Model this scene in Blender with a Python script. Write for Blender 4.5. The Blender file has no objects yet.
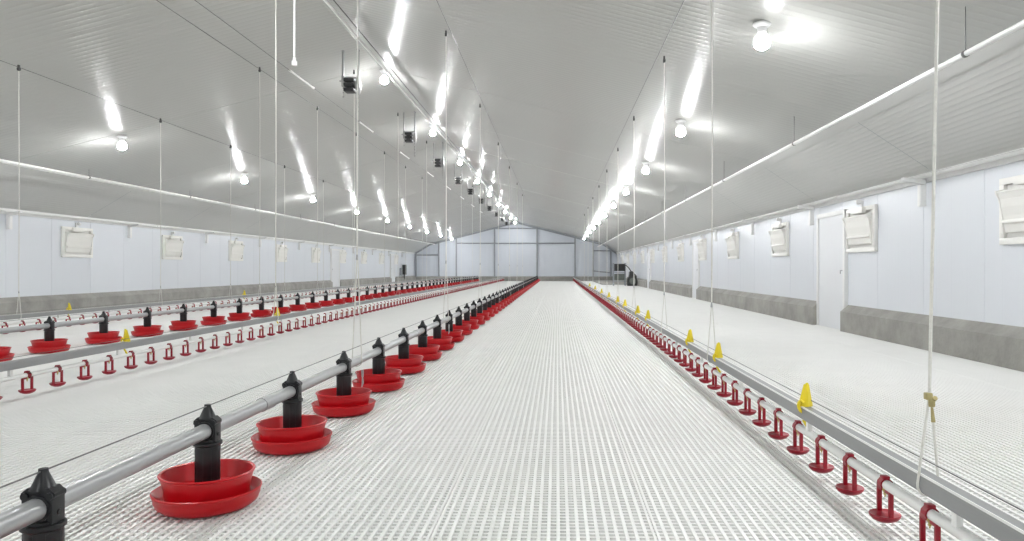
import bpy, bmesh, math, random
from mathutils import Vector, Matrix

random.seed(7)
C = bpy.context.scene.collection
PI = math.pi
CAM = 0.75                       # camera height above the slatted floor
F = 740.0
CX = -2.37                       # ridge line of the house
XL, XR = -8.2, 3.47              # side walls
Y0, Y1 = -13.0, 42.7              # wall behind the camera, end wall
KL, KR = -7.30, 2.65             # where the roof breaks to the steeper eaves
ZW, ZK, ZA = CAM + 0.87, CAM + 1.41, CAM + 2.68   # wall top, knee, ridge


def ceil_z(x):
    if x < KL:
        return ZW + (ZK - ZW) * (x - XL) / (KL - XL)
    if x > KR:
        return ZW + (ZK - ZW) * (XR - x) / (XR - KR)
    if x < CX:
        return ZK + (ZA - ZK) * (x - KL) / (CX - KL)
    return ZK + (ZA - ZK) * (KR - x) / (KR - CX)


# ------------------------------------------------------------------ materials
def mat(name, col, rough=0.5, metal=0.0, noise=0.0, nscale=8.0, col2=None, bump=0.0, bscale=60.0,
        emit=None, spec=0.5, coat=0.0, stretch=None):
    m = bpy.data.materials.new(name)
    m.use_nodes = True
    nt = m.node_tree
    b = nt.nodes['Principled BSDF']
    b.inputs['Base Color'].default_value = (*col, 1)
    b.inputs['Roughness'].default_value = rough
    b.inputs['Metallic'].default_value = metal
    b.inputs['Specular IOR Level'].default_value = spec
    b.inputs['Coat Weight'].default_value = coat
    if noise or bump:
        tc = nt.nodes.new('ShaderNodeTexCoord')
        src = tc.outputs['Object']
        if stretch:
            mp = nt.nodes.new('ShaderNodeMapping')
            mp.inputs['Scale'].default_value = stretch
            nt.links.new(src, mp.inputs['Vector'])
            src = mp.outputs['Vector']
    if noise:
        n = nt.nodes.new('ShaderNodeTexNoise')
        n.inputs['Scale'].default_value = nscale
        n.inputs['Detail'].default_value = 6
        n.inputs['Roughness'].default_value = 0.65
        r = nt.nodes.new('ShaderNodeValToRGB')
        c2 = col2 or tuple(c * (1 - noise) for c in col)
        r.color_ramp.elements[0].position = 0.3
        r.color_ramp.elements[1].position = 0.7
        r.color_ramp.elements[0].color = (*c2, 1)
        r.color_ramp.elements[1].color = (*col, 1)
        nt.links.new(src, n.inputs['Vector'])
        nt.links.new(n.outputs['Fac'], r.inputs['Fac'])
        nt.links.new(r.outputs['Color'], b.inputs['Base Color'])
    if bump:
        n2 = nt.nodes.new('ShaderNodeTexNoise')
        n2.inputs['Scale'].default_value = bscale
        n2.inputs['Detail'].default_value = 4
        bp = nt.nodes.new('ShaderNodeBump')
        bp.inputs['Strength'].default_value = bump
        bp.inputs['Distance'].default_value = 0.01
        nt.links.new(src, n2.inputs['Vector'])
        nt.links.new(n2.outputs['Fac'], bp.inputs['Height'])
        nt.links.new(bp.outputs['Normal'], b.inputs['Normal'])
    if emit:
        b.inputs['Emission Color'].default_value = (*emit[0], 1)
        b.inputs['Emission Strength'].default_value = emit[1]
    return m


M = dict(
    slat=mat('white_slat_plastic', (0.87, 0.87, 0.85), 0.55, noise=0.04, nscale=3.0, spec=0.35),
    pit=mat('pit_concrete', (0.36, 0.36, 0.345), 0.9, noise=0.08, nscale=2.0),
    ceil=mat('ceiling_panel', (0.52, 0.52, 0.495), 0.26, noise=0.03, nscale=0.7, spec=0.16),
    eave=mat('eave_panel', (0.56, 0.56, 0.54), 0.33, noise=0.03, nscale=0.7),
    wall=mat('wall_panel', (0.71, 0.735, 0.775), 0.28, noise=0.03, nscale=0.8, spec=0.5),
    endwall=mat('end_wall_panel', (0.64, 0.675, 0.73), 0.35, noise=0.04, nscale=1.2),
    door=mat('door_panel', (0.74, 0.75, 0.77), 0.5, noise=0.02, nscale=2),
    concrete=mat('concrete_kerb', (0.39, 0.38, 0.35), 0.85, noise=0.4, nscale=2.6, col2=(0.25, 0.243, 0.225), bump=0.3, bscale=40),
    steel=mat('painted_steel', (0.34, 0.36, 0.385), 0.5, noise=0.1, nscale=5),
    trim=mat('white_trim', (0.80, 0.80, 0.79), 0.4, noise=0.03, nscale=4),
    pvc=mat('white_pvc', (0.86, 0.86, 0.84), 0.3, noise=0.03, nscale=6),
    galv=mat('galvanised_tube', (0.44, 0.45, 0.455), 0.32, metal=0.4, noise=0.14, nscale=9, stretch=(1, 0.08, 1)),
    rail=mat('galvanised_rail', (0.33, 0.335, 0.335), 0.45, metal=0.3, noise=0.15, nscale=9, stretch=(1, 0.08, 1)),
    red=mat('red_plastic', (0.55, 0.003, 0.009), 0.34, noise=0.06, nscale=10),
    dred=mat('drinker_red_plastic', (0.33, 0.006, 0.020), 0.32, noise=0.08, nscale=20),
    black=mat('black_plastic', (0.012, 0.013, 0.015), 0.36, noise=0.2, nscale=20),
    black2=mat('dark_drive_plastic', (0.03, 0.03, 0.03), 0.5, noise=0.2, nscale=12),
    inlet=mat('ivory_inlet_plastic', (0.84, 0.83, 0.79), 0.36, noise=0.03, nscale=8),
    rope=mat('white_cord', (0.80, 0.79, 0.74), 0.85, noise=0.15, nscale=90),
    knot=mat('brass_clamp', (0.55, 0.47, 0.22), 0.42, metal=0.35, noise=0.3, nscale=60),
    wire=mat('grey_wire', (0.16, 0.16, 0.16), 0.45, metal=0.5, noise=0.2, nscale=20),
    cable=mat('ceiling_wire', (0.14, 0.14, 0.135), 0.5, metal=0.3, noise=0.2, nscale=20),
    pulley=mat('dark_pulley', (0.06, 0.06, 0.06), 0.5, noise=0.2, nscale=40),
    yellow=mat('yellow_plastic', (0.88, 0.70, 0.03), 0.4, noise=0.08, nscale=30),
    brass=mat('nipple_brass', (0.62, 0.50, 0.18), 0.35, metal=0.5, noise=0.2, nscale=60),
    chain=mat('chain_steel', (0.33, 0.33, 0.32), 0.45, metal=0.6, noise=0.15, nscale=40),
    socket=mat('lamp_socket', (0.80, 0.80, 0.80), 0.4, noise=0.03, nscale=20),
    glow=mat('lit_bulb', (0.9, 0.9, 0.9), 0.4, noise=0.02, nscale=10, emit=((0.97, 0.985, 1.0), 165.0)),
    dark=mat('dark_machinery', (0.05, 0.052, 0.05), 0.55, noise=0.4, nscale=6),
    green=mat('grey_green_enamel', (0.16, 0.18, 0.16), 0.55, noise=0.3, nscale=6),
)


# the lamps' domes throw most of their light downwards, as LED bulbs do
_nt = M['glow'].node_tree
_tc = _nt.nodes.new('ShaderNodeTexCoord')
_sx = _nt.nodes.new('ShaderNodeSeparateXYZ')
_mr = _nt.nodes.new('ShaderNodeMapRange')
_mr.interpolation_type = 'SMOOTHSTEP'
_mr.inputs['From Min'].default_value = -0.25
_mr.inputs['From Max'].default_value = -0.85
_mr.inputs['To Min'].default_value = 2.0
_mr.inputs['To Max'].default_value = 440.0
_nt.links.new(_tc.outputs['Normal'], _sx.inputs['Vector'])
_nt.links.new(_sx.outputs['Z'], _mr.inputs['Value'])
_nt.links.new(_mr.outputs['Result'], _nt.nodes['Principled BSDF'].inputs['Emission Strength'])


# ------------------------------------------------------------------ mesh tools
class MB:
    """collects shapes for one mesh"""

    def __init__(self):
        self.v, self.f, self.s, self.mi = [], [], [], []

    def add(self, vs, fs, smooth=False, mi=0, mtx=None):
        o = len(self.v)
        for p in vs:
            p = Vector(p)
            self.v.append(tuple(mtx @ p if mtx else p))
        for f in fs:
            self.f.append([i + o for i in f])
            self.s.append(smooth)
            self.mi.append(mi)

    def box(self, a, b, mi=0, mtx=None, bev=0.0):
        x0, y0, z0 = a
        x1, y1, z1 = b
        if bev <= 0:
            vs = [(x0, y0, z0), (x1, y0, z0), (x1, y1, z0), (x0, y1, z0), (x0, y0, z1), (x1, y0, z1), (x1, y1, z1), (x0, y1, z1)]
            fs = [(0, 3, 2, 1), (4, 5, 6, 7), (0, 1, 5, 4), (1, 2, 6, 5), (2, 3, 7, 6), (3, 0, 4, 7)]
            self.add(vs, fs, False, mi, mtx)
        else:
            bm = bmesh.new()
            bmesh.ops.create_cube(bm, size=1)
            for v in bm.verts:
                v.co = Vector(((x0 + x1) / 2 + v.co.x * (x1 - x0), (y0 + y1) / 2 + v.co.y * (y1 - y0), (z0 + z1) / 2 + v.co.z * (z1 - z0)))
            bmesh.ops.bevel(bm, geom=bm.edges[:], offset=bev, segments=2, profile=0.6, affect='EDGES')
            bm.verts.index_update()
            self.add([v.co.copy() for v in bm.verts], [[v.index for v in f.verts] for f in bm.faces], True, mi, mtx)
            bm.free()

    def tube(self, pts, r, n=10, mi=0, caps=True, mtx=None):
        pts = [Vector(p) for p in pts]
        rs = r if isinstance(r, (list, tuple)) else [r] * len(pts)
        vs, fs = [], []
        up = None
        for i, p in enumerate(pts):
            t = (pts[min(i + 1, len(pts) - 1)] - pts[max(i - 1, 0)]).normalized()
            if up is None:
                up = Vector((0, 0, 1)) if abs(t.z) < 0.9 else Vector((1, 0, 0))
            a = t.cross(up).normalized()
            b = a.cross(t).normalized()
            up = b
            for k in range(n):
                th = 2 * PI * k / n
                vs.append(p + (a * math.cos(th) + b * math.sin(th)) * rs[i])
        for i in range(len(pts) - 1):
            for k in range(n):
                k2 = (k + 1) % n
                fs.append((i * n + k, i * n + k2, (i + 1) * n + k2, (i + 1) * n + k))
        self.add(vs, fs, True, mi, mtx)
        if caps:
            e = (len(pts) - 1) * n
            self.add(vs[:n], [tuple(range(n))], False, mi, mtx)
            self.add(vs[e:], [tuple(reversed(range(n)))], False, mi, mtx)

    def lathe(self, prof, n=24, mi=0, mtx=None, smooth=True):
        vs, fs = [], []
        m = len(prof)
        for (r, z) in prof:
            for k in range(n):
                th = 2 * PI * k / n
                vs.append((r * math.cos(th), r * math.sin(th), z))
        for i in range(m - 1):
            for k in range(n):
                k2 = (k + 1) % n
                fs.append((i * n + k, i * n + k2, (i + 1) * n + k2, (i + 1) * n + k))
        self.add(vs, fs, smooth, mi, mtx)
        if prof[0][0] > 1e-6:
            self.add(vs[:n], [tuple(reversed(range(n)))], False, mi, mtx) if prof[0][0] < prof[1][0] * 1.001 and prof[0][1] != prof[1][1] and False else None

    def prism(self, outline, d0, d1, axis='y', mi=0, mtx=None):
        """outline in the plane across AXIS, extruded from d0 to d1"""
        def pt(p, d):
            return {'y': (p[0], d, p[1]), 'x': (d, p[0], p[1]), 'z': (p[0], p[1], d)}[axis]
        n = len(outline)
        vs = [pt(p, d0) for p in outline] + [pt(p, d1) for p in outline]
        fs = [tuple(range(n)), tuple(reversed(range(n, 2 * n)))]
        fs += [(i, i + n, (i + 1) % n + n, (i + 1) % n) for i in range(n)]
        self.add(vs, fs, False, mi, mtx)

    def mesh(self, name, mats):
        me = bpy.data.meshes.new(name)
        me.from_pydata(self.v, [], self.f)
        for m in (mats if isinstance(mats, (list, tuple)) else [mats]):
            me.materials.append(m)
        me.polygons.foreach_set('use_smooth', self.s)
        me.polygons.foreach_set('material_index', self.mi)
        bm = bmesh.new()
        bm.from_mesh(me)
        if len(bm.faces) < 60000:
            bmesh.ops.remove_doubles(bm, verts=bm.verts[:], dist=1e-6)
            bmesh.ops.recalc_face_normals(bm, faces=bm.faces[:])
        bm.to_mesh(me)
        bm.free()
        if any(self.s):
            me.set_sharp_from_angle(angle=math.radians(38))
        me.update()
        return me

    def build(self, name, mats, parent=None, loc=None):
        o = bpy.data.objects.new(name, self.mesh(name, mats))
        C.objects.link(o)
        if parent:
            o.parent = parent
        if loc:
            o.location = loc
        return o


def empty(name, loc=(0, 0, 0)):
    o = bpy.data.objects.new(name, None)
    C.objects.link(o)
    o.location = loc
    o.empty_display_size = 0.05
    return o


def tag(o, label=None, cat=None, group=None, kind=None):
    if label:
        o['label'] = label
    if cat:
        o['category'] = cat
    if group:
        o['group'] = group
    if kind:
        o['kind'] = kind
    return o


KIDS = {}


def kids(o):
    if o.name not in KIDS:
        KIDS[o.name] = list(o.children)
    return KIDS[o.name]


def copy_tree(o, parent=None):
    c = o.copy()
    C.objects.link(c)
    if parent:
        c.parent = parent
    for ch in kids(o):
        copy_tree(ch, c)
    return c


def ordinal(n):
    a = ['', 'first', 'second', 'third', 'fourth', 'fifth', 'sixth', 'seventh', 'eighth', 'ninth', 'tenth', 'eleventh', 'twelfth',
         'thirteenth', 'fourteenth', 'fifteenth', 'sixteenth', 'seventeenth', 'eighteenth', 'nineteenth', 'twentieth']
    if n <= 20:
        return a[n]
    t = {2: 'twenty', 3: 'thirty', 4: 'forty', 5: 'fifty'}[n // 10]
    if n % 10 == 0:
        return t[:-1] + 'ieth'
    return t + '-' + a[n % 10]


def ground_y(dx, x):
    """depth at which something standing at side distance x shows DX pixels beside the vanishing point"""
    return F * abs(x) / abs(dx)


# ------------------------------------------------------------------ the setting
def build_floor():
    b = MB()
    p, w = 0.0275, 0.0100
    seam0, mod = -0.354, 0.6325
    n = 23
    k0 = math.floor((XL - seam0) / mod)
    x = None
    k = k0
    while seam0 + k * mod < XR:
        base = seam0 + k * mod
        # module: bars between two edge strips, a narrow slot at the joint
        for i in range(n):
            xc = base + i * p
            if i == 0:
                spans = [(xc - 0.0095, xc - 0.0022), (xc + 0.0022, xc + 0.0095)]
            else:
                spans = [(xc - w / 2, xc + w / 2)]
            for (xa, xb) in spans:
                if xa > XL and xb < XR:
                    b.box((xa, Y0, -0.022), (xb, Y1, 0.0))
        k += 1
    y = Y0
    while y < Y1:
        b.box((XL, y, -0.024), (XR, y + 0.0105, -0.0045))
        y += p
    fl = b.build('floor', M['slat'])
    tag(fl, kind='structure')
    b = MB()
    b.box((XL, Y0, -0.12), (XR, Y1, -0.045))
    tag(b.build('floor_base', M['pit']), kind='structure')


def build_ceiling():
    # upper slopes: fine ribs running down from the ridge, sampled along the length
    per = 0.086
    ys, dz = [], []
    y = Y0
    while y < Y1 - per:
        for (t, d) in ((0.0, 0.0), (0.52, 0.0), (0.60, -0.0003), (0.68, -0.0013), (0.76, -0.0018), (0.84, -0.0013), (0.92, -0.0003)):
            ys.append(y + t * per)
            dz.append(d)
        y += per
    ys.append(Y1)
    dz.append(0)
    # joints between sheets every three metres
    js = [9.84 - 3.05 * k for k in range(8)] + [9.84 + 3.05 * k for k in range(1, 11)]
    for j in js:
        i = min(range(len(ys)), key=lambda q: abs(ys[q] - j))
        dz[i] += 0.005
    xs = [KL, CX, KR]
    vs, fs = [], []
    for yy, d in zip(ys, dz):
        for x in xs:
            vs.append((x, yy, ceil_z(x) + d))
    m = len(xs)
    for q in range(len(ys) - 1):
        for r in range(m - 1):
            fs.append((q * m + r, q * m + r + 1, (q + 1) * m + r + 1, (q + 1) * m + r))
    me = bpy.data.meshes.new('ceiling')
    me.from_pydata(vs, [], fs)
    me.materials.append(M['ceil'])
    me.polygons.foreach_set('use_smooth', [True] * len(fs))
    me.set_sharp_from_angle(angle=math.radians(20))
    o = bpy.data.objects.new('ceiling', me)
    C.objects.link(o)
    tag(o, kind='structure')
    # the eaves: steeper boards with ribs running lengthwise, cut at each frame
    cuts = sorted([Y0, Y1] + [j for j in js if Y0 < j < Y1])
    for side, (xa, xb) in (('left', (KL, XL)), ('right', (KR, XR))):
        vs, fs = [], []
        n = 20 * 8
        nx = (ZK - ZW) / math.hypot(xb - xa, ZK - ZW)
        for (ya, yb) in zip(cuts[:-1], cuts[1:]):
            o0 = len(vs)
            for i in range(n + 1):
                t = i / n
                d = -0.0024 * max(0.0, math.sin(2 * PI * i / 8)) ** 2
                x = xa + (xb - xa) * t
                z = ZK + (ZW - ZK) * t + d
                vs.append((x, ya + 0.005, z))
                vs.append((x, yb - 0.005, z))
            for i in range(n):
                fs.append((o0 + 2 * i, o0 + 2 * i + 1, o0 + 2 * i + 3, o0 + 2 * i + 2))
        me = bpy.data.meshes.new('eave')
        me.from_pydata(vs, [], fs)
        me.materials.append(M['eave'])
        me.polygons.foreach_set('use_smooth', [True] * len(fs))
        o2 = bpy.data.objects.new('ceiling_eave_' + side, me)
        C.objects.link(o2)
        tag(o2, kind='structure')
    # roof deck behind the joints
    b = MB()
    for (xa, xb) in ((XL - 0.2, KL), (KL, CX), (CX, KR), (KR, XR + 0.2)):
        za = ZW - 0.1 if xa < XL else ceil_z(xa)
        zb = ZW - 0.1 if xb > XR else ceil_z(xb)
        b.prism([(xa, za + 0.05), (xb, zb + 0.05), (xb, zb + 0.12), (xa, za + 0.12)], Y0 - 0.2, Y1 + 0.2)
    tag(b.build('roof', M['steel']), kind='structure')


def side_wall(side):
    s = 1 if side == 'right' else -1
    x = XR if s > 0 else XL
    prof = []
    y = Y0
    k = 0
    while y < Y1:
        deep = 0.004 if k % 4 == 0 else 0.0008
        prof += [(y, 0.0), (y + 0.006, deep), (y + 0.012, 0.0)]
        y += 0.25
        k += 1
    prof.append((Y1, 0.0))
    vs, fs = [], []
    for (yy, d) in prof:
        for z in (-0.12, ZW + 0.06):
            vs.append((x + s * d, yy, z))
    for i in range(len(prof) - 1):
        fs.append((2 * i, 2 * i + 1, 2 * i + 3, 2 * i + 2))
    me = bpy.data.meshes.new('wall')
    me.from_pydata(vs, [], fs)
    me.materials.append(M['wall'])
    o = bpy.data.objects.new('wall_' + side, me)
    C.objects.link(o)
    tag(o, kind='structure')
    # outer skin so that the wall has thickness
    b = MB()
    b.box((x + s * 0.02, Y0, -0.12), (x + s * 0.1, Y1, ZW + 0.06))
    b.build('outer_skin', M['wall'], o)


def kerb(name, x, s, y0, y1):
    """chamfered concrete footing against a side wall"""
    b = MB()
    d, h = 0.095, 0.232
    pts = [(x, -0.1), (x - s * d, -0.1), (x - s * d, h), (x - s * 0.078, h + 0.012), (x, h + 0.078)]
    yy = y0
    while yy < y1 - 0.01:
        e = min(yy + 3.05, y1)
        b.prism(pts, yy + (0.0015 if yy > y0 else 0), e - 0.0015)
        yy = e
    tag(b.build(name, M['concrete']), kind='structure')


def build_walls():
    side_wall('left')
    side_wall('right')
    gaps_r = [(8.82, 9.77), (17.95, 18.75), (27.2, 28.1), (36.4, 37.3)]
    gaps_l = [(8.9, 9.8), (26.75, 27.8), (36.3, 37.3)]
    n = 1
    for gaps, x, s, side in ((gaps_r, XR, 1, 'right'), (gaps_l, XL, -1, 'left')):
        y = Y0
        for (a, e) in gaps + [(Y1, Y1)]:
            kerb('baseboard_' + side, x, s, y, a)
            y = e
        for (a, e) in gaps:
            r = empty('door_%d' % n, (x, (a + e) / 2, 0))
            tag(r, kind='structure')
            w = (e - a) / 2
            b = MB()
            b.box((-s * 0.03, -w + 0.05, 0.0), (0, w - 0.05, 1.40), bev=0.004)
            lf = b.build('leaf', M['door'], r)
            b = MB()
            for k in (-1, 1):
                b.box((-s * 0.045, min(k * w, k * (w - 0.055)), 0.0), (0, max(k * w, k * (w - 0.055)), 1.45), bev=0.003)
            b.box((-s * 0.0445, -w, 1.395), (0, w, 1.4505), bev=0.003)
            b.build('frame', M['trim'], r)
            b = MB()
            b.tube([(-s * 0.03, -w + 0.10, 0.72), (-s * 0.055, -w + 0.10, 0.72), (-s * 0.055, -w + 0.10, 0.68)], 0.006, 8)
            b.build('handle', M['chain'], r)
            n += 1
    # end wall and its steel frame
    vs, fs = [], []
    xs = [XL + i * (XR - XL) / 80 for i in range(81)]
    for i, x in enumerate(xs):
        d = 0.006 if i % 2 else 0.0
        vs += [(x, Y1 + d, -0.12), (x, Y1 + d, ceil_z(x) + 0.04)]
    for i in range(80):
        fs.append((2 * i, 2 * i + 2, 2 * i + 3, 2 * i + 1))
    me = bpy.data.meshes.new('wall_end')
    me.from_pydata(vs, [], fs)
    me.materials.append(M['endwall'])
    we = bpy.data.objects.new('wall_end', me)
    C.objects.link(we)
    tag(we, kind='structure')
    b = MB()
    b.box((XL, Y1 + 0.02, -0.12), (XR, Y1 + 0.1, ZA + 0.1))
    b.build('outer_skin', M['endwall'], we)
    for x in (-8.12, -6.8, -5.8, -3.6, -1.15, 1.04, 2.08, 3.1):
        b = MB()
        b.box((x - 0.04, Y1 - 0.1, 0.0), (x + 0.04, Y1 - 0.001, ceil_z(x) - 0.02), bev=0.006)
        b.build('steel_post', M['steel'], we)
    for (xa, za, xb, zb) in ((-5.76, 1.425, 1.0, 1.425), (-3.56, 2.28, -1.19, 2.28), (-8.08, 0.75, -6.84, 0.75), (2.12, 1.0, 3.06, 1.0), (2.12, -0.17, 3.06, -0.26)):
        b = MB()
        b.tube([(xa, Y1 - 0.05, CAM + za), (xb, Y1 - 0.05, CAM + zb)], 0.036, 4)
        b.build('steel_girt', M['steel'], we)
    for (xa, xb) in ((XL + 0.03, KL), (KL, CX), (CX, KR), (KR, XR - 0.03)):
        b = MB()
        b.prism([(xa, ceil_z(xa) - 0.02), (xb, ceil_z(xb) - 0.02), (xb, ceil_z(xb) - 0.11), (xa, ceil_z(xa) - 0.11)], Y1 - 0.12, Y1 - 0.001)
        b.build('steel_rafter', M['steel'], we)
    b = MB()
    b.prism([(Y1, -0.1), (Y1 - 0.13, -0.1), (Y1 - 0.13, 0.23), (Y1, 0.27)], XL + 0.1, XR - 0.1, 'x')
    tag(b.build('baseboard_end', M['concrete']), kind='structure')
    b = MB()
    b.box((2.0, 33.5, 0.0), (XR - 0.1, Y1 - 0.14, 0.05), bev=0.01)
    tag(b.build('floor_pad', M['concrete']), kind='structure')
    # wall behind the photographer
    b = MB()
    b.box((XL, Y0 - 0.1, -0.12), (XR, Y0, ZA + 0.1))
    tag(b.build('wall_rear', M['wall']), kind='structure')


def build_trims():
    # flat strips over the knee joint, pipes along the eaves and wall tops
    n = 1
    for (s, xk, xw) in ((-1, KL, XL), (1, KR, XR)):
        b = MB()
        zt = ceil_z(xk + s * 0.10)
        b.prism([(xk + s * 0.02, ceil_z(xk + s * 0.02) - 0.003), (xk + s * 0.10, ceil_z(xk + s * 0.10) - 0.003),
                 (xk + s * 0.10, ceil_z(xk + s * 0.10) - 0.014), (xk + s * 0.02, ceil_z(xk + s * 0.02) - 0.014)], Y0, Y1 - 0.13)
        tag(b.build('trim_%d' % n, M['eave']), kind='structure')
        n += 1
        b = MB()
        b.box((min(xw, xw - s * 0.03), Y0, ZW - 0.07), (max(xw, xw - s * 0.03), Y1 - 0.01, ZW + 0.03), bev=0.004)
        tag(b.build('trim_%d' % n, M['trim']), kind='structure')
        n += 1


build_floor()
build_ceiling()
build_walls()
build_trims()


def straight_pipe(name, x, z, r, y0, y1, m, label, cat, step=None, coup=None):
    b = MB()
    b.tube([(0, y0, 0), (0, y1, 0)], r, 20)
    o = b.build(name, m, loc=(x, 0, z))
    tag(o, label, cat)
    if step:
        y = y0 + step * 0.6
        while y < y1:
            c = MB()
            c.tube([(0, y - 0.05, 0), (0, y + 0.05, 0)], coup or r * 1.25, 14)
            c.build('coupling', m, o)
            y += step
    return o


EAVE_PIPE = {1: (2.33, CAM + 1.222), -1: (-7.02, CAM + 1.36)}
for s in (1, -1):
    x, z = EAVE_PIPE[s]
    side = 'right' if s > 0 else 'left'
    o = straight_pipe('air_line_pipe', x, z, 0.017, Y0, Y1 - 0.2, M['pvc'], 'long thin white pipe hung below the ceiling above the %s wall' % side, 'pipe')
    y = 4.22 if s > 0 else 5.0
    while y < Y1 - 1:
        b = MB()
        b.tube([(0, y, 0.012), (0, y, ceil_z(x) - z)], 0.003, 6)
        b.tube([(0, y - 0.012, 0), (0, y + 0.012, 0)], 0.021, 12)
        b.build('hanger_wire', M['cable'], o)
        y += 3.05
    xw = XR - 0.075 if s > 0 else XL + 0.075
    o = straight_pipe('inlet_rod_pipe', xw, CAM + 0.85, 0.019, Y0, Y1 - 0.3, M['pvc'], 'white pipe running along the top of the %s wall above the air inlets' % side, 'pipe', 6.1, 0.026)

# ------------------------------------------------------------------ frame brackets along the side walls
def make_bracket(s):
    root = empty('wall_bracket')
    b = MB()
    x0, x1 = sorted((0, -s * 0.30))
    b.prism([(0, 0.0), (-s * 0.21, 0.04), (-s * 0.21, 0.07), (0, 0.05)], -0.028, 0.028)
    b.build('arm', M['trim'], root)
    b = MB()
    x0, x1 = sorted((0, -s * 0.055))
    b.box((x0, -0.03, -0.20), (x1, 0.03, 0.0), bev=0.004)
    b.build('plate', M['trim'], root)
    return root


def place_row(proto, ys, x, z, label_fn, cat, group, last_unique=99, shared=None):
    out = []
    for i, y in enumerate(ys):
        o = proto if i == 0 else copy_tree(proto)
        o.location = (x, y, z)
        tag(o, label_fn(i + 1) if i < last_unique else shared, cat, group)
        out.append(o)
    return out


ys = [6.92 + 3.0 * k for k in range(12)]
pr = make_bracket(1)
place_row(pr, ys, XR - 0.031, CAM + 0.775, lambda i: 'white angle bracket under the right wall-top pipe, %s from the camera' % ordinal(i), 'bracket', 'brackets on the right wall')
ys = [11.0 + 3.1 * k for k in range(10)]
pl = make_bracket(-1)
place_row(pl, ys, XL + 0.031, CAM + 0.775, lambda i: 'white angle bracket under the left wall-top pipe, %s from the camera' % ordinal(i), 'bracket', 'brackets on the left wall')


# ------------------------------------------------------------------ air inlets
def make_inlet(s):
    """origin at the wall, centre of the frame; s = +1 on the right wall"""
    root = empty('air_inlet')
    W, H = 0.80 / 2, 0.51 / 2
    b = MB()
    t = 0.035
    def bx(y0, z0, y1, z1, d0, d1, bev=0.004, mb=None):
        xa, xb = sorted((-s * d0, -s * d1))
        (mb or b).box((xa, y0, z0), (xb, y1, z1), bev=bev)
    bx(-W, -H, W, -H + 0.05, 0, t)
    bx(-W, H - 0.05, W, H, 0, t)
    bx(-W, -H + 0.05, -W + 0.06, H - 0.05, 0, t)
    bx(W - 0.06, -H + 0.05, W, H - 0.05, 0, t)
    bx(-W + 0.05, -H + 0.04, W - 0.05, H - 0.04, 0, 0.008)
    b.build('frame', M['inlet'], root)
    # curved flap hinged low, leaning into the room, with a rolled lip
    b = MB()
    prof = [(0.03, -0.165), (0.042, -0.10), (0.05, -0.04), (0.065, 0.03), (0.072, 0.09), (0.090, 0.135), (0.098, 0.14),
            (0.098, 0.152), (0.084, 0.150), (0.062, 0.103), (0.052, 0.035), (0.036, -0.04), (0.026, -0.10), (0.014, -0.165)]
    b.prism([(-s * q[0], q[1]) for q in prof], -W + 0.075, W - 0.075)
    fl = b.build('flap', M['inlet'], root)
    b = MB()
    bx(-W + 0.085, -0.095, W - 0.085, -0.070, 0.03, 0.062, mb=b)
    b.build('stiffener', M['inlet'], fl)
    for k in (-1, 1):
        b = MB()
        q = [(0.01, -0.17), (0.05, -0.17), (0.058, -0.02), (0.075, 0.085), (0.100, 0.135), (0.105, 0.155), (0.01, 0.175)]
        ya = k * (W - 0.066)
        b.prism([(-s * a, z) for (a, z) in q], ya - 0.007, ya + 0.007)
        b.build('cheek', M['inlet'], root)
    b = MB()
    bx(-0.16, H - 0.075, 0.16, H - 0.01, 0.03, 0.075, mb=b)
    b.build('spring_housing', M['inlet'], root)
    b = MB()
    bx(-0.03, H - 0.02, 0.03, H + 0.075, 0.0, 0.022, 0.003, b)
    b.tube([(-s * 0.045, -0.018, H + 0.06), (-s * 0.045, 0.018, H + 0.06)], 0.028, 14)
    b.build('pulley_bracket', M['trim'], root)
    return root


ys = [5.35 + 3.05 * k for k in range(12)]
ys = [y for y in ys if not any(abs(y - d) < 0.45 for d in (18.35, 27.65, 36.85))]
place_row(make_inlet(1), ys, XR - 0.001, CAM + 0.435, lambda i: 'ivory louvred air inlet on the right wall, %s from the camera' % ordinal(i), 'air inlet', 'air inlets on the right wall')
ys = [12.62 + 3.12 * k for k in range(9)]
ys = [y for y in ys if not any(abs(y - d) < 0.5 for d in (27.27, 36.8))]
place_row(make_inlet(-1), ys, XL + 0.001, CAM + 0.435, lambda i: 'ivory louvred air inlet on the left wall, %s from the camera' % ordinal(i), 'air inlet', 'air inlets on the left wall')


# ------------------------------------------------------------------ lamps
def make_lamp():
    root = empty('ceiling_lamp')
    b = MB()
    b.lathe([(0, 0.0), (0.062, 0.0), (0.064, -0.012), (0.052, -0.024), (0.034, -0.030), (0.032, -0.062), (0.026, -0.070), (0, -0.070)], 24)
    b.build('socket', M['socket'], root)
    b = MB()
    pr = [(0.026, -0.066), (0.034, -0.078), (0.048, -0.092)]
    for i in range(9):
        a = math.radians(24 - i * 114 / 8)
        pr.append((0.060 * math.cos(a), -0.128 + 0.060 * math.sin(a)))
    pr.append((0, -0.188))
    b.lathe(pr, 20)
    b.build('globe', M['glow'], root)
    return root


lamp = make_lamp()
first = True
LROWS = (('right', 1.435, 5.18, 3.4, 11, 5), ('middle', -2.33, 9.98, 3.88, 9, 5), ('left', -5.86, 9.97, 3.9, 9, 5))
for (rn, x, y0, st, n, extra) in LROWS:
    for k in range(-extra, n):
        y = y0 + st * k
        if y > Y1 - 0.5:
            break
        o = lamp if first else copy_tree(lamp)
        first = False
        o.location = (x, y, ceil_z(x) - 0.004)
        if k < 0:
            lab = 'lit round bulb of the %s ceiling row, %s one out of view overhead or behind' % (rn, ordinal(-k))
        else:
            lab = 'lit round bulb in the %s ceiling row, %s from the camera' % (rn, ordinal(k + 1))
        tag(o, lab, 'lamp', 'bulbs in the %s ceiling row' % rn)

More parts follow.
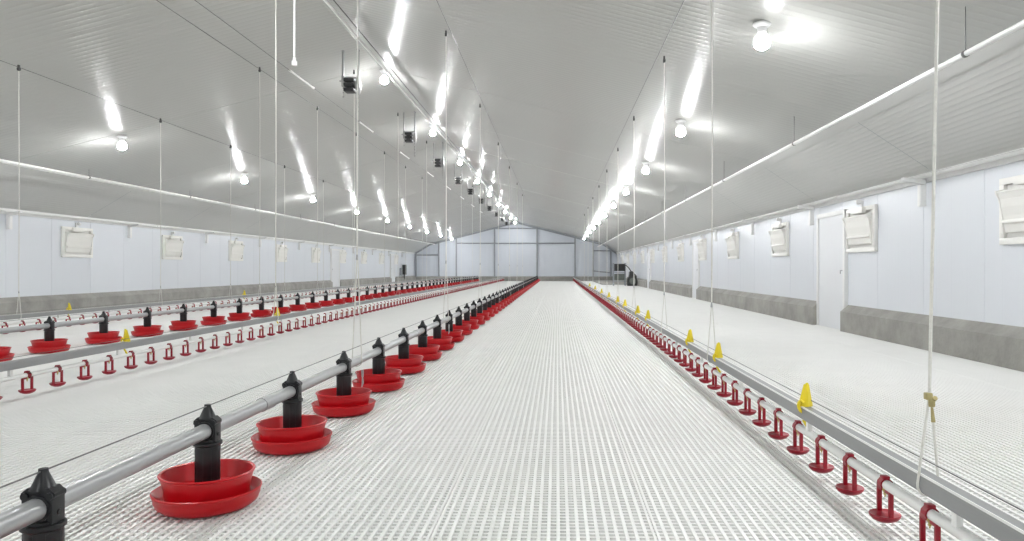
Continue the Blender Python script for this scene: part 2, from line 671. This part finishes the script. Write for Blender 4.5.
# ------------------------------------------------------------------ feeder lines
FZ = CAM - 0.51


def cap_shape(b, mi=0):
    """black clamp over the pipe; origin on the pipe axis, pipe along y"""
    b.prism([(-0.031, -0.036), (0.031, -0.036), (0.032, 0.020), (0.036, 0.025), (0.036, 0.032), (0.023, 0.043), (-0.023, 0.043), (-0.036, 0.032), (-0.036, 0.025), (-0.032, 0.020)], -0.018, 0.018, 'y', mi)
    b.tube([(0, -0.024, 0), (0, 0.024, 0)], 0.0295, 20, mi)
    for k in (-1, 1):
        b.tube([(k * 0.026, -0.023, 0.026), (k * 0.026, 0.023, 0.026)], 0.0085, 12, mi)
        b.box((k * 0.026 - 0.007, -0.021, -0.036), (k * 0.026 + 0.007, 0.021, 0.022), mi, bev=0.003)
    b.tube([(-0.036, 0, -0.012), (0.036, 0, -0.012)], 0.0065, 10, mi)
    # pointed head
    b.lathe([(0.027, 0.038), (0.022, 0.046), (0.016, 0.060), (0.0105, 0.072), (0.0095, 0.081), (0.0, 0.083)], 16, mi)
    # neck
    b.lathe([(0.034, -0.045), (0.034, -0.028), (0.0, -0.022)], 16, mi)


def tube_shape(b, mi=0):
    b.lathe([(0.0, -0.034), (0.041, -0.034), (0.043, -0.036), (0.043, -0.044), (0.0375, -0.048), (0.0365, -0.164), (0.0350, -0.168), (0.0, -0.168)], 24, mi)
    for k in range(8):
        a = 2 * PI * k / 8
        b.box((0.0355, -0.003, -0.160), (0.0380, 0.003, -0.052), mi, Matrix.Rotation(a, 4, 'Z'))


def bowl_shape(b, n=40, mi=0):
    b.lathe([(0.0, -0.184), (0.100, -0.186), (0.112, -0.180), (0.118, -0.165), (0.131, -0.128), (0.138, -0.126), (0.1405, -0.129), (0.1385, -0.134),
             (0.135, -0.136), (0.126, -0.172), (0.123, -0.195), (0.122, -0.221)], n, mi)


def dish_shape(b, n=40, mi=0):
    b.lathe([(0.0, -0.222), (0.112, -0.221), (0.134, -0.214), (0.146, -0.203), (0.152, -0.184), (0.157, -0.180), (0.1600, -0.182), (0.1595, -0.187),
             (0.1565, -0.190), (0.154, -0.206), (0.147, -0.223), (0.133, -0.234), (0.112, -0.238), (0.0, -0.239)], n, mi)


def make_pan():
    root = empty('feeder_pan')
    b = MB(); cap_shape(b); b.build('clamp_cap', M['black'], root)
    b = MB(); tube_shape(b); b.build('drop_tube', M['black'], root)
    b = MB(); bowl_shape(b); b.build('feed_bowl', M['red'], root)
    b = MB(); dish_shape(b); b.build('dish', M['red'], root)
    return root


pan = make_pan()
b = MB()
cap_shape(b, 0)
tube_shape(b, 0)
bowl_shape(b, 24, 1)
dish_shape(b, 24, 1)
pan_far_mesh = b.mesh('far_feeder_pan', [M['black'], M['red']])

pan_near_y = [1.585 + 0.745 * k for k in range(55)]
pan_left_y = [5.87] + [6.56 + 0.785 * k for k in range(46)]
first = True
for (x, yl, where, nparts, nuniq) in ((-1.10, pan_near_y, 'near', 16, 18), (-4.5, pan_left_y, 'far left', 12, 22)):
    for i, y in enumerate(yl):
        if y > Y1 - 0.6:
            break
        if i < nparts:
            o = pan if first else copy_tree(pan)
            first = False
        else:
            o = bpy.data.objects.new('feeder_pan', pan_far_mesh)
            C.objects.link(o)
        o.location = (x, y, FZ)
        if i < nuniq:
            if where == 'near':
                lab = 'red feeder pan under a black clamp on the near feed pipe, %s from the camera' % ordinal(i + 1)
            else:
                lab = 'red feeder pan with black top on the left-hand feed pipe, %s from the camera' % ordinal(i + 1)
        else:
            lab = ('tiny red feeder pan in the crowded far stretch of the near feed pipe' if where == 'near'
                   else 'tiny red feeder pan in the crowded far stretch of the left-hand feed pipe')
        tag(o, lab, 'feeder pan', 'feeder pans on the %s feed pipe' % where)

straight_pipe('feed_pipe', -1.10, FZ, 0.0235, Y0 + 2, Y1 - 0.3, M['galv'], 'thick grey feed pipe carrying the near row of red pans', 'pipe', 3.0, 0.0262)
straight_pipe('feed_pipe', -4.5, FZ, 0.0235, Y0 + 2, Y1 - 0.3, M['galv'], 'grey feed pipe carrying the left row of red pans', 'pipe', 3.0, 0.0262)


def wire_line(name, x, z, r, m, label, y0=Y0 + 2, y1=Y1 - 0.3):
    b = MB()
    b.tube([(0, y0, 0), (0, y1, 0)], r, 6)
    return tag(b.build(name, m, loc=(x, 0, z)), label, 'wire')


wire_line('perch_guard_wire', -1.10, FZ + 0.076, 0.0018, M['wire'], 'thin dark wire threaded over the black caps of the near feed pipe')
wire_line('perch_guard_wire', -4.5, FZ + 0.076, 0.0018, M['wire'], 'thin dark wire over the black caps of the left feed pipe')

# ------------------------------------------------------------------ drinker lines
WZ = CAM - 0.54          # galvanised rail
PZ = CAM - 0.612         # white water pipe under it
DXS = (0.93, -3.03, -6.0)
DN = ('right', 'middle left', 'far left')


def saddle_shape(b, mi=0):
    """clip over the white pipe, pipe along y; origin on the pipe axis"""
    pts = []
    for i in range(9):
        a = math.radians(-35 + i * 250 / 8)
        pts.append((0.0185 * math.cos(a), 0.0185 * math.sin(a)))
    inner = []
    for i in range(9):
        a = math.radians(-35 + i * 250 / 8)
        inner.append((0.0142 * math.cos(a), 0.0142 * math.sin(a)))
    for i in range(8):
        b.prism([pts[i], pts[i + 1], inner[i + 1], inner[i]], -0.0125, 0.0125, 'y', mi)
    b.box((-0.010, -0.0125, 0.014), (0.010, 0.0125, 0.024), mi, bev=0.003)


def post_shape(b, k, mi=0):
    b.box((-0.0065, k * 0.037 - 0.0052, -0.090), (0.0065, k * 0.037 + 0.0052, -0.006), mi, bev=0.0025)
    b.box((-0.0065, min(k * 0.010, k * 0.0415), -0.022), (0.0065, max(k * 0.010, k * 0.0415), -0.010), mi, bev=0.0025)


def dish_cup(b, n=28, mi=0):
    b.lathe([(0.0, -0.083), (0.022, -0.086), (0.035, -0.086), (0.0420, -0.083), (0.0435, -0.085), (0.0415, -0.091), (0.034, -0.099), (0.018, -0.106), (0.0, -0.108)], n, mi)


def nipple_shape(b, mi=0):
    b.lathe([(0.0, -0.010), (0.007, -0.011), (0.0065, -0.020), (0.0040, -0.022), (0.0040, -0.031), (0.0018, -0.032), (0.0018, -0.037), (0.0, -0.038)], 12, mi)


def make_cup():
    root = empty('drinker_cup')
    b = MB(); saddle_shape(b); b.build('saddle_clip', M['dred'], root)
    for k in (-1, 1):
        b = MB(); post_shape(b, k); b.build('post', M['dred'], root)
    b = MB(); dish_cup(b); b.build('catch_dish', M['dred'], root)
    b = MB(); nipple_shape(b); b.build('nipple', M['brass'], root)
    return root


cup = make_cup()
b = MB()
saddle_shape(b)
for k in (-1, 1):
    post_shape(b, k)
dish_cup(b, 14)
nipple_shape(b, 1)
cup_far = b
cup_far_mesh = b.mesh('far_drinker_cup', [M['dred'], M['brass']])

cups = []
for li, (x, y0, st, n) in enumerate(((0.93, 1.846, 0.2525, 170), (-3.03, 4.232 - 0.258, 0.258, 160), (-6.0, 8.043 - 0.2606, 0.2606, 140))):
    for k in range(n):
        y = y0 + st * k
        if y < Y1 - 0.5:
            cups.append((y, li, k, x))
cups.sort()
keep, rest = cups[:300], cups[300:]
NP = {0: 26, 1: 22, 2: 10}
NU = {0: 30, 1: 34, 2: 24}
first = True
for (y, li, k, x) in keep:
    if k < NP[li]:
        o = cup if first else copy_tree(cup)
        first = False
    else:
        o = bpy.data.objects.new('drinker_cup', cup_far_mesh)
        C.objects.link(o)
    o.location = (x, y, PZ)
    where = ('right-hand water pipe', 'middle-left water pipe', 'far-left water pipe')[li]
    if k < NU[li]:
        lab = 'small dark red drinker cup on the %s, %s from the camera' % (where, ordinal(k + 1))
    else:
        lab = 'tiny red drinker cup in the crowded far stretch of the %s' % where
    tag(o, lab, 'drinker', 'drinker cups on the %s' % where)
# the farthest cups of the three lines, only a haze of red in the distance
b = MB()
for (y, li, k, x) in rest:
    off = Vector((x, y, PZ))
    o0 = len(b.v)
    b.v += [tuple(Vector(p) + off) for p in cup_far.v]
    b.f += [[i + o0 for i in f] for f in cup_far.f]
    b.s += cup_far.s
    b.mi += cup_far.mi
me = bpy.data.meshes.new('distant_drinkers')
me.from_pydata(b.v, [], b.f)
me.materials.append(M['dred'])
me.materials.append(M['brass'])
me.polygons.foreach_set('use_smooth', b.s)
me.polygons.foreach_set('material_index', b.mi)
o = bpy.data.objects.new('distant_drinkers', me)
C.objects.link(o)
tag(o, 'merged red streaks of drinker cups at the far ends of the water pipes', 'drinker', None, 'stuff')


def water_line(x, where, wl):
    straight_pipe('water_pipe', x, PZ, 0.0135, Y0 + 2, Y1 - 0.3, M['pvc'], 'slim white water pipe with red cups, %s' % where, 'pipe')
    b = MB()
    b.prism([(-0.019, -0.020), (-0.015, -0.024), (0.015, -0.024), (0.019, -0.020), (0.019, 0.018), (0.014, 0.0235), (-0.014, 0.0235), (-0.019, 0.018)], Y0 + 2, Y1 - 0.3)
    rail = b.build('support_rail', M['rail'], loc=(x, 0, WZ))
    tag(rail, 'grey metal rail above the white water pipe, %s' % where, 'rail')
    b = MB()
    b.box((-0.0180, Y0 + 2, 0.0190), (-0.0150, Y1 - 0.3, 0.0250))
    b.build('edge_strip', M['pvc'], rail)
    y = wl
    while y < Y1 - 1:
        b = MB()
        b.box((-0.008, y - 0.012, -0.062), (0.008, y + 0.012, -0.020), bev=0.002)
        b.build('pipe_clip', M['pvc'], rail)
        y += 1.01
    wire_line('perch_guard_wire', x + 0.02, WZ + 0.045, 0.0016, M['wire'], 'thin dark wire just above the grey rail, %s' % where)


water_line(0.93, 'at the right', 1.72)
water_line(-3.03, 'left of the near feed pipe', 4.1)
water_line(-6.0, 'nearest the left wall', 7.9)


def make_flag():
    root = empty('pipe_flag')
    b = MB()
    # a folded wedge of yellow plastic standing over the rail
    for k in (-1, 1):
        vs = [(k * 0.026, 0.014, -0.002), (k * 0.003, -0.006, -0.008), (k * 0.001, -0.003, 0.083), (k * 0.008, 0.004, 0.080),
              (k * 0.028, 0.011, -0.002), (k * 0.005, -0.010, -0.008), (k * 0.003, -0.007, 0.083), (k * 0.010, 0.000, 0.080)]
        fs = [(0, 1, 2, 3), (7, 6, 5, 4), (0, 4, 5, 1), (1, 5, 6, 2), (2, 6, 7, 3), (3, 7, 4, 0)]
        b.add(vs, fs)
    b.box((-0.005, -0.010, -0.005), (0.005, -0.003, 0.087), bev=0.002)
    b.build('tag_sheet', M['yellow'], root)
    b = MB()
    pts = []
    for i in range(11):
        a = math.radians(80 + i * 200 / 10)
        pts.append((0.030 * math.cos(a), -0.002, 0.030 * math.sin(a) + 0.002))
    pts = [(-0.012, -0.006, 0.012)] + pts[3:]
    pts.append((-0.010, -0.002, -0.055))
    pts.append((0.010, -0.002, -0.088))
    b.tube(pts, 0.0062, 8)
    b.build('hook', M['yellow'], root)
    return root


flag = make_flag()
first = True
for (x, yl, where) in ((0.93, [2.76, 4.26, 5.17, 7.55, 8.5, 10.1, 11.3, 13.2, 15.4, 18.0, 21.0], 'right-hand water pipe'),
                       (-3.03, [5.2, 8.02], 'middle-left water pipe'), (-6.0, [9.1, 14.2], 'water pipe nearest the left wall')):
    for i, y in enumerate(yl):
        o = flag if first else copy_tree(flag)
        first = False
        o.location = (x, y, WZ + 0.026)
        tag(o, 'yellow plastic tag hooked over the %s, %s from the camera' % (where, ordinal(i + 1)), 'tag', 'yellow tags on the %s' % where)

# ------------------------------------------------------------------ hoisting wires and ropes
CABLES = ((0.87, 'above the right water pipe'), (-1.04, 'above the near feed pipe'), (-3.27, 'left of the ridge, above the middle-left water pipe'),
          (-3.52, 'above the left feed pipe'), (-5.17, 'above the water pipe nearest the left wall'))
for (x, w) in CABLES:
    wire_line('hoist_cable', x, ceil_z(x) - 0.03, 0.0032, M['cable'], 'thin hoisting cable along the ceiling, ' + w, Y0 + 0.1, Y1 - 0.2)


def rope(top, bot, zt, spread, rr, label, group, hook=0.10, knot=True):
    """white cord from a small pulley on the ceiling cable down to a sling round the pipe"""
    top, bot = Vector(top), Vector(bot)
    kn = bot + (top - bot).normalized() * spread
    b = MB()
    b.tube([top - Vector((0, 0, 0.03)), (top + kn) / 2 + Vector((0.004, 0, 0)), kn], rr, 8)
    root = b.build('suspension_cord', M['rope'])
    tag(root, label, 'cord', group)
    b = MB()
    b.box((-0.008, -0.010, -0.045), (0.008, 0.010, 0.012), bev=0.003)
    b.tube([(-0.010, 0, -0.028), (0.010, 0, -0.028)], 0.016, 12)
    b.build('pulley', M['pulley'], root, top)
    b = MB()
    if knot:
        b.box((-0.012, -0.008, -0.010), (0.006, 0.008, 0.008), bev=0.004)
        b.box((-0.004, -0.008, -0.028), (0.012, 0.006, -0.008), bev=0.004)
        b.tube([(0.010, -0.01, -0.004), (0.010, 0.01, -0.018)], 0.006, 8)
        b.tube([(0.006, 0, -0.026), (0.010, 0, -0.066)], [0.003, 0.0055], 8)
    else:
        b.tube([(0, 0, 0.014), (0, 0, -0.016)], [0.0045, 0.007], 8)
    b.build('knot', M['knot'] if knot else M['galv'], root, kn)
    b = MB()
    pts = [kn]
    ra = 0.0265
    for i in range(10):
        a = math.radians(170 + i * 200 / 9)
        pts.append(Vector((bot.x + ra * math.cos(a), bot.y, zt + ra * math.sin(a))))
    pts.append(kn + Vector((0.004, 0.0, 0)))
    b.tube(pts, rr * 0.75, 6)
    b.build('sling', M['rope'], root)
    return root


def hook_weight(o, p):
    b = MB()
    b.box((-0.006, -0.005, -0.02), (0.006, 0.005, 0.02), bev=0.002)
    b.tube([(0, 0, -0.02), (0.002, 0, -0.05), (-0.004, 0, -0.075)], [0.004, 0.006, 0.003], 8)
    b.build('clip', M['galv'], o, p)


ROPES = [
    (0.93, WZ, [1.855, 4.45, 6.42, 8.95, 11.3, 13.8, 16.4, 19.2, 22.2, 25.2], 0.0, 'on the right-hand water pipe', 0.30),
    (-1.10, FZ, [4.07, 7.33, 10.59, 13.85, 17.1, 20.4, 23.6], 0.0, 'on the near feed pipe', 0.55),
    (-3.03, WZ, [7.97, 11.05, 14.1, 17.2, 20.3, 23.4, 26.5], 'lean', 'on the middle-left water pipe', 0.35),
    (-4.5, FZ, [11.2, 13.9, 16.6, 19.3, 22.0, 24.7], 'lean', 'on the left-hand feed pipe', 0.35),
    (-6.0, WZ, [8.25, 11.2, 13.6, 16.3, 19.0, 21.7], 'lean', 'on the water pipe nearest the left wall', 0.30),
]
TOPX = {-3.03: (-2.66, 0.855), -4.5: (-3.52, 0.975 * 0.802), -6.0: (-5.17, 0.859)}
for (x, z, yl, mode, where, spread) in ROPES:
    for i, y in enumerate(yl):
        if mode == 'lean':
            tx, fac = TOPX[x]
            ty = y * tx / x * 1.0
        else:
            tx, ty = x + (0.04 if x == 0.93 and i == 0 else 0.0), y
        rr = (0.0043 if x == 0.93 or x == -1.10 else 0.0036) if x != -3.03 or i else 0.006
        o = rope((tx, ty, ceil_z(tx) - 0.02), (x, y, z + 0.02), z - 0.004, spread if i or x != 0.93 else 0.20, rr,
                 'white suspension cord %s, %s from the camera' % (where, ordinal(i + 1)), 'suspension cords ' + where, knot=(x == 0.93 and i == 0))
        if x == -1.10:
            hook_weight(o, (x + 0.03, y, z - 0.07))

# short pull rod hanging left of the drives
b = MB()
xr, yr = -2.52, 7.1
b.tube([(0, 0, ceil_z(xr)), (0, 0, CAM + 2.03)], 0.010, 10)
o = b.build('pull_rod', M['pvc'], loc=(xr, yr, 0))
tag(o, 'short white rod hanging from the ceiling left of the nearest black winch', 'rod')
b = MB()
b.lathe([(0.0, 0.035), (0.014, 0.03), (0.014, 0.0), (0.026, -0.006), (0.026, -0.045), (0.0, -0.05)], 14)
b.build('end_knob', M['pvc'], o, (0, 0, CAM + 1.99))

# conduits near the ridge
straight_pipe('ridge_conduit', -2.20, ceil_z(-2.20) - 0.10, 0.013, Y0 + 0.1, Y1 - 0.3, M['pvc'], 'slim white conduit along the ceiling just right of the ridge', 'conduit', 3.0, 0.019)
wire_line('ridge_cable', -2.12, ceil_z(-2.12) - 0.075, 0.006, M['cable'], 'dark cable along the ceiling beside the ridge conduit', Y0 + 0.1, Y1 - 0.2)
for i, y in enumerate([9.1 + 3.2 * k for k in range(8)]):
    b = MB()
    b.tube([(0, -0.42, 0), (0, 0.42, 0)], 0.012, 10)
    b.tube([(0, -0.44, 0), (0, -0.40, 0)], 0.017, 10)
    b.tube([(0, 0.40, 0), (0, 0.44, 0)], 0.017, 10)
    o = b.build('cable_sleeve', M['pvc'], loc=(-3.27, y + 0.4, ceil_z(-3.27) - 0.03))
    tag(o, 'short white sleeve on the ceiling cable left of the winches, %s from the camera' % ordinal(i + 1), 'sleeve', 'sleeves on the ceiling cable')


def make_winch():
    root = empty('hanging_winch')
    b = MB()
    for k in (-1, 0, 1):
        b.box((-0.060, -0.075, k * 0.060 - 0.020), (0.060, 0.075, k * 0.060 + 0.020), bev=0.008)
    b.box((-0.030, -0.04, -0.075), (0.030, 0.04, 0.075))
    b.build('drum', M['black2'], root)
    b = MB()
    R = Matrix.Translation((0.098, 0, 0)) @ Matrix.Rotation(PI / 2, 4, 'Y')
    b.lathe([(0.0, -0.016), (0.085, -0.018), (0.098, -0.012), (0.086, -0.004), (0.086, 0.004), (0.098, 0.012), (0.085, 0.018), (0.0, 0.016)], 28, 0, R)
    b.tube([(0.055, 0, 0), (0.085, 0, 0)], 0.018, 10)
    b.build('chain_wheel', M['chain'], root)
    for s, x in ((-1, -0.085), (1, 0.098)):
        b = MB()
        b.box((x - 0.010, -0.020, 0.10), (x + 0.010, 0.020, 0.44), bev=0.002)
        b.tube([(x, -0.03, 0.43), (x, 0.03, 0.43)], 0.014, 10)
        b.build('hanger_strap', M['chain'], root)
    b = MB()
    b.box((-0.092, -0.05, -0.02), (-0.060, 0.05, 0.11), bev=0.004)
    b.box((-0.125, -0.015, 0.045), (-0.090, 0.015, 0.065), bev=0.003)
    b.box((-0.088, -0.02, 0.09), (0.10, 0.02, 0.105), bev=0.003)
    b.build('bracket', M['chain'], root)
    b = MB()
    for (x, z0, z1) in ((0.098, -0.09, -0.34), (-0.082, -0.02, -0.16)):
        n = int((z0 - z1) / 0.026)
        for i in range(n):
            z = z0 - i * 0.026
            if i % 2:
                b.box((x - 0.0035, -0.008, z - 0.02), (x + 0.0035, 0.008, z), bev=0.003)
            else:
                b.box((x - 0.008, -0.0035, z - 0.02), (x + 0.008, 0.0035, z), bev=0.003)
    b.build('chain', M['chain'], root)
    return root


wy = [8.94, 12.5, 15.55, 18.7, 21.4, 24.4, 27.4, 30.5, 33.6, 36.7]
wn = make_winch()
for i, y in enumerate(wy):
    o = wn if i == 0 else copy_tree(wn)
    o.location = (-2.5, y, ceil_z(-2.5) - 0.445)
    tag(o, 'black ribbed winch with a grey chain wheel hanging below the ridge, %s from the camera' % ordinal(i + 1), 'winch', 'winches under the ridge')

# ------------------------------------------------------------------ equipment at the far end
r = empty('control_rack', (2.66, 31.6, 0))
tag(r, 'black equipment rack on legs beside the far right corner', 'rack')
for x in (-0.25, 0.25):
    for y in (-0.2, 0.2):
        b = MB()
        b.box((x - 0.018, y - 0.018, 0), (x + 0.018, y + 0.018, 0.96))
        b.build('leg', M['steel'], r)
b = MB()
b.box((-0.24, -0.2, 0.62), (0.24, 0.2, 0.93), bev=0.02)
for k in range(5):
    b.box((-0.20, -0.22, 0.66 + k * 0.05), (0.20, -0.19, 0.68 + k * 0.05))
b.build('upper_unit', M['dark'], r)
b = MB()
b.box((-0.22, -0.2, 0.24), (0.20, 0.2, 0.50), bev=0.02)
R = Matrix.Translation((-0.08, -0.21, 0.37)) @ Matrix.Rotation(PI / 2, 4, 'X')
b.lathe([(0, 0.02), (0.09, 0.02), (0.10, 0), (0.09, -0.02)], 20, 0, R)
b.build('lower_unit', M['green'], r)
b = MB()
b.box((-0.27, -0.22, 0.55), (0.27, 0.22, 0.58))
b.box((-0.27, -0.22, 0.18), (0.27, 0.22, 0.21))
b.build('shelf', M['steel'], r)

r = empty('drive_motor', (3.14, 31.2, 0))
tag(r, 'dark hooded motor unit standing against the far right wall', 'motor')
b = MB()
b.prism([(-0.17, 0.0), (0.20, 0.0), (0.20, 0.42), (0.02, 0.62), (-0.08, 0.60), (-0.10, 0.40), (-0.17, 0.30)], -0.22, 0.22)
b.build('housing', M['dark'], r)
b = MB()
R = Matrix.Translation((0.03, -0.24, 0.20)) @ Matrix.Rotation(PI / 2, 4, 'X')
b.lathe([(0, 0.03), (0.12, 0.03), (0.14, 0.0), (0.12, -0.03)], 22, 0, R)
b.build('fan_cover', M['green'], r)
b = MB()
b.tube([(0.0, 0.1, 0.60), (-0.1, 0.1, 0.75), (-0.22, 0.1, 0.86), (-0.34, 0.12, 0.88)], 0.02, 8)
b.build('hose', M['dark'], r)

r = empty('wall_switch_box', (XL + 0.02, 39.4, 0))
tag(r, 'tall dark switch box fixed on the left wall near the end', 'switch box')
b = MB()
b.box((0.0, -0.25, 0.40), (0.16, 0.05, 0.92), bev=0.01)
b.build('box', M['dark'], r)
b = MB()
b.tube([(0.08, -0.1, 0.40), (0.08, -0.1, 0.15)], 0.035, 8)
b.build('duct', M['green'], r)
b = MB()
b.box((0.0, -0.95, 0.35), (0.10, -0.75, 0.75), bev=0.01)
b.build('side_panel', M['steel'], r)

# ------------------------------------------------------------------ camera, world, colour
cam = bpy.data.objects.new('camera', bpy.data.cameras.new('camera'))
C.objects.link(cam)
cam.location = (0, 0, CAM)
cam.rotation_euler = (PI / 2, 0, 0)
cam.data.sensor_width = 36
cam.data.lens = F / 1024 * 36
cam.data.shift_x = -45 / 1024
cam.data.shift_y = -2.5 / 1024
cam.data.clip_start = 0.05
cam.data.clip_end = 200
sc = bpy.context.scene
sc.camera = cam
w = bpy.data.worlds.new('world')
sc.world = w
w.use_nodes = True
w.node_tree.nodes['Background'].inputs['Color'].default_value = (0.6, 0.65, 0.7, 1)
w.node_tree.nodes['Background'].inputs['Strength'].default_value = 0.05
sc.view_settings.view_transform = 'Standard'
sc.view_settings.look = 'None'
sc.view_settings.gamma = 1
sc.view_settings.exposure = 1.6
sc.view_settings.use_curve_mapping = False
sc.cycles.max_bounces = 10
sc.cycles.diffuse_bounces = 7
sc.cycles.glossy_bounces = 4
sc.cycles.sample_clamp_indirect = 6
sc.cycles.use_denoising = True
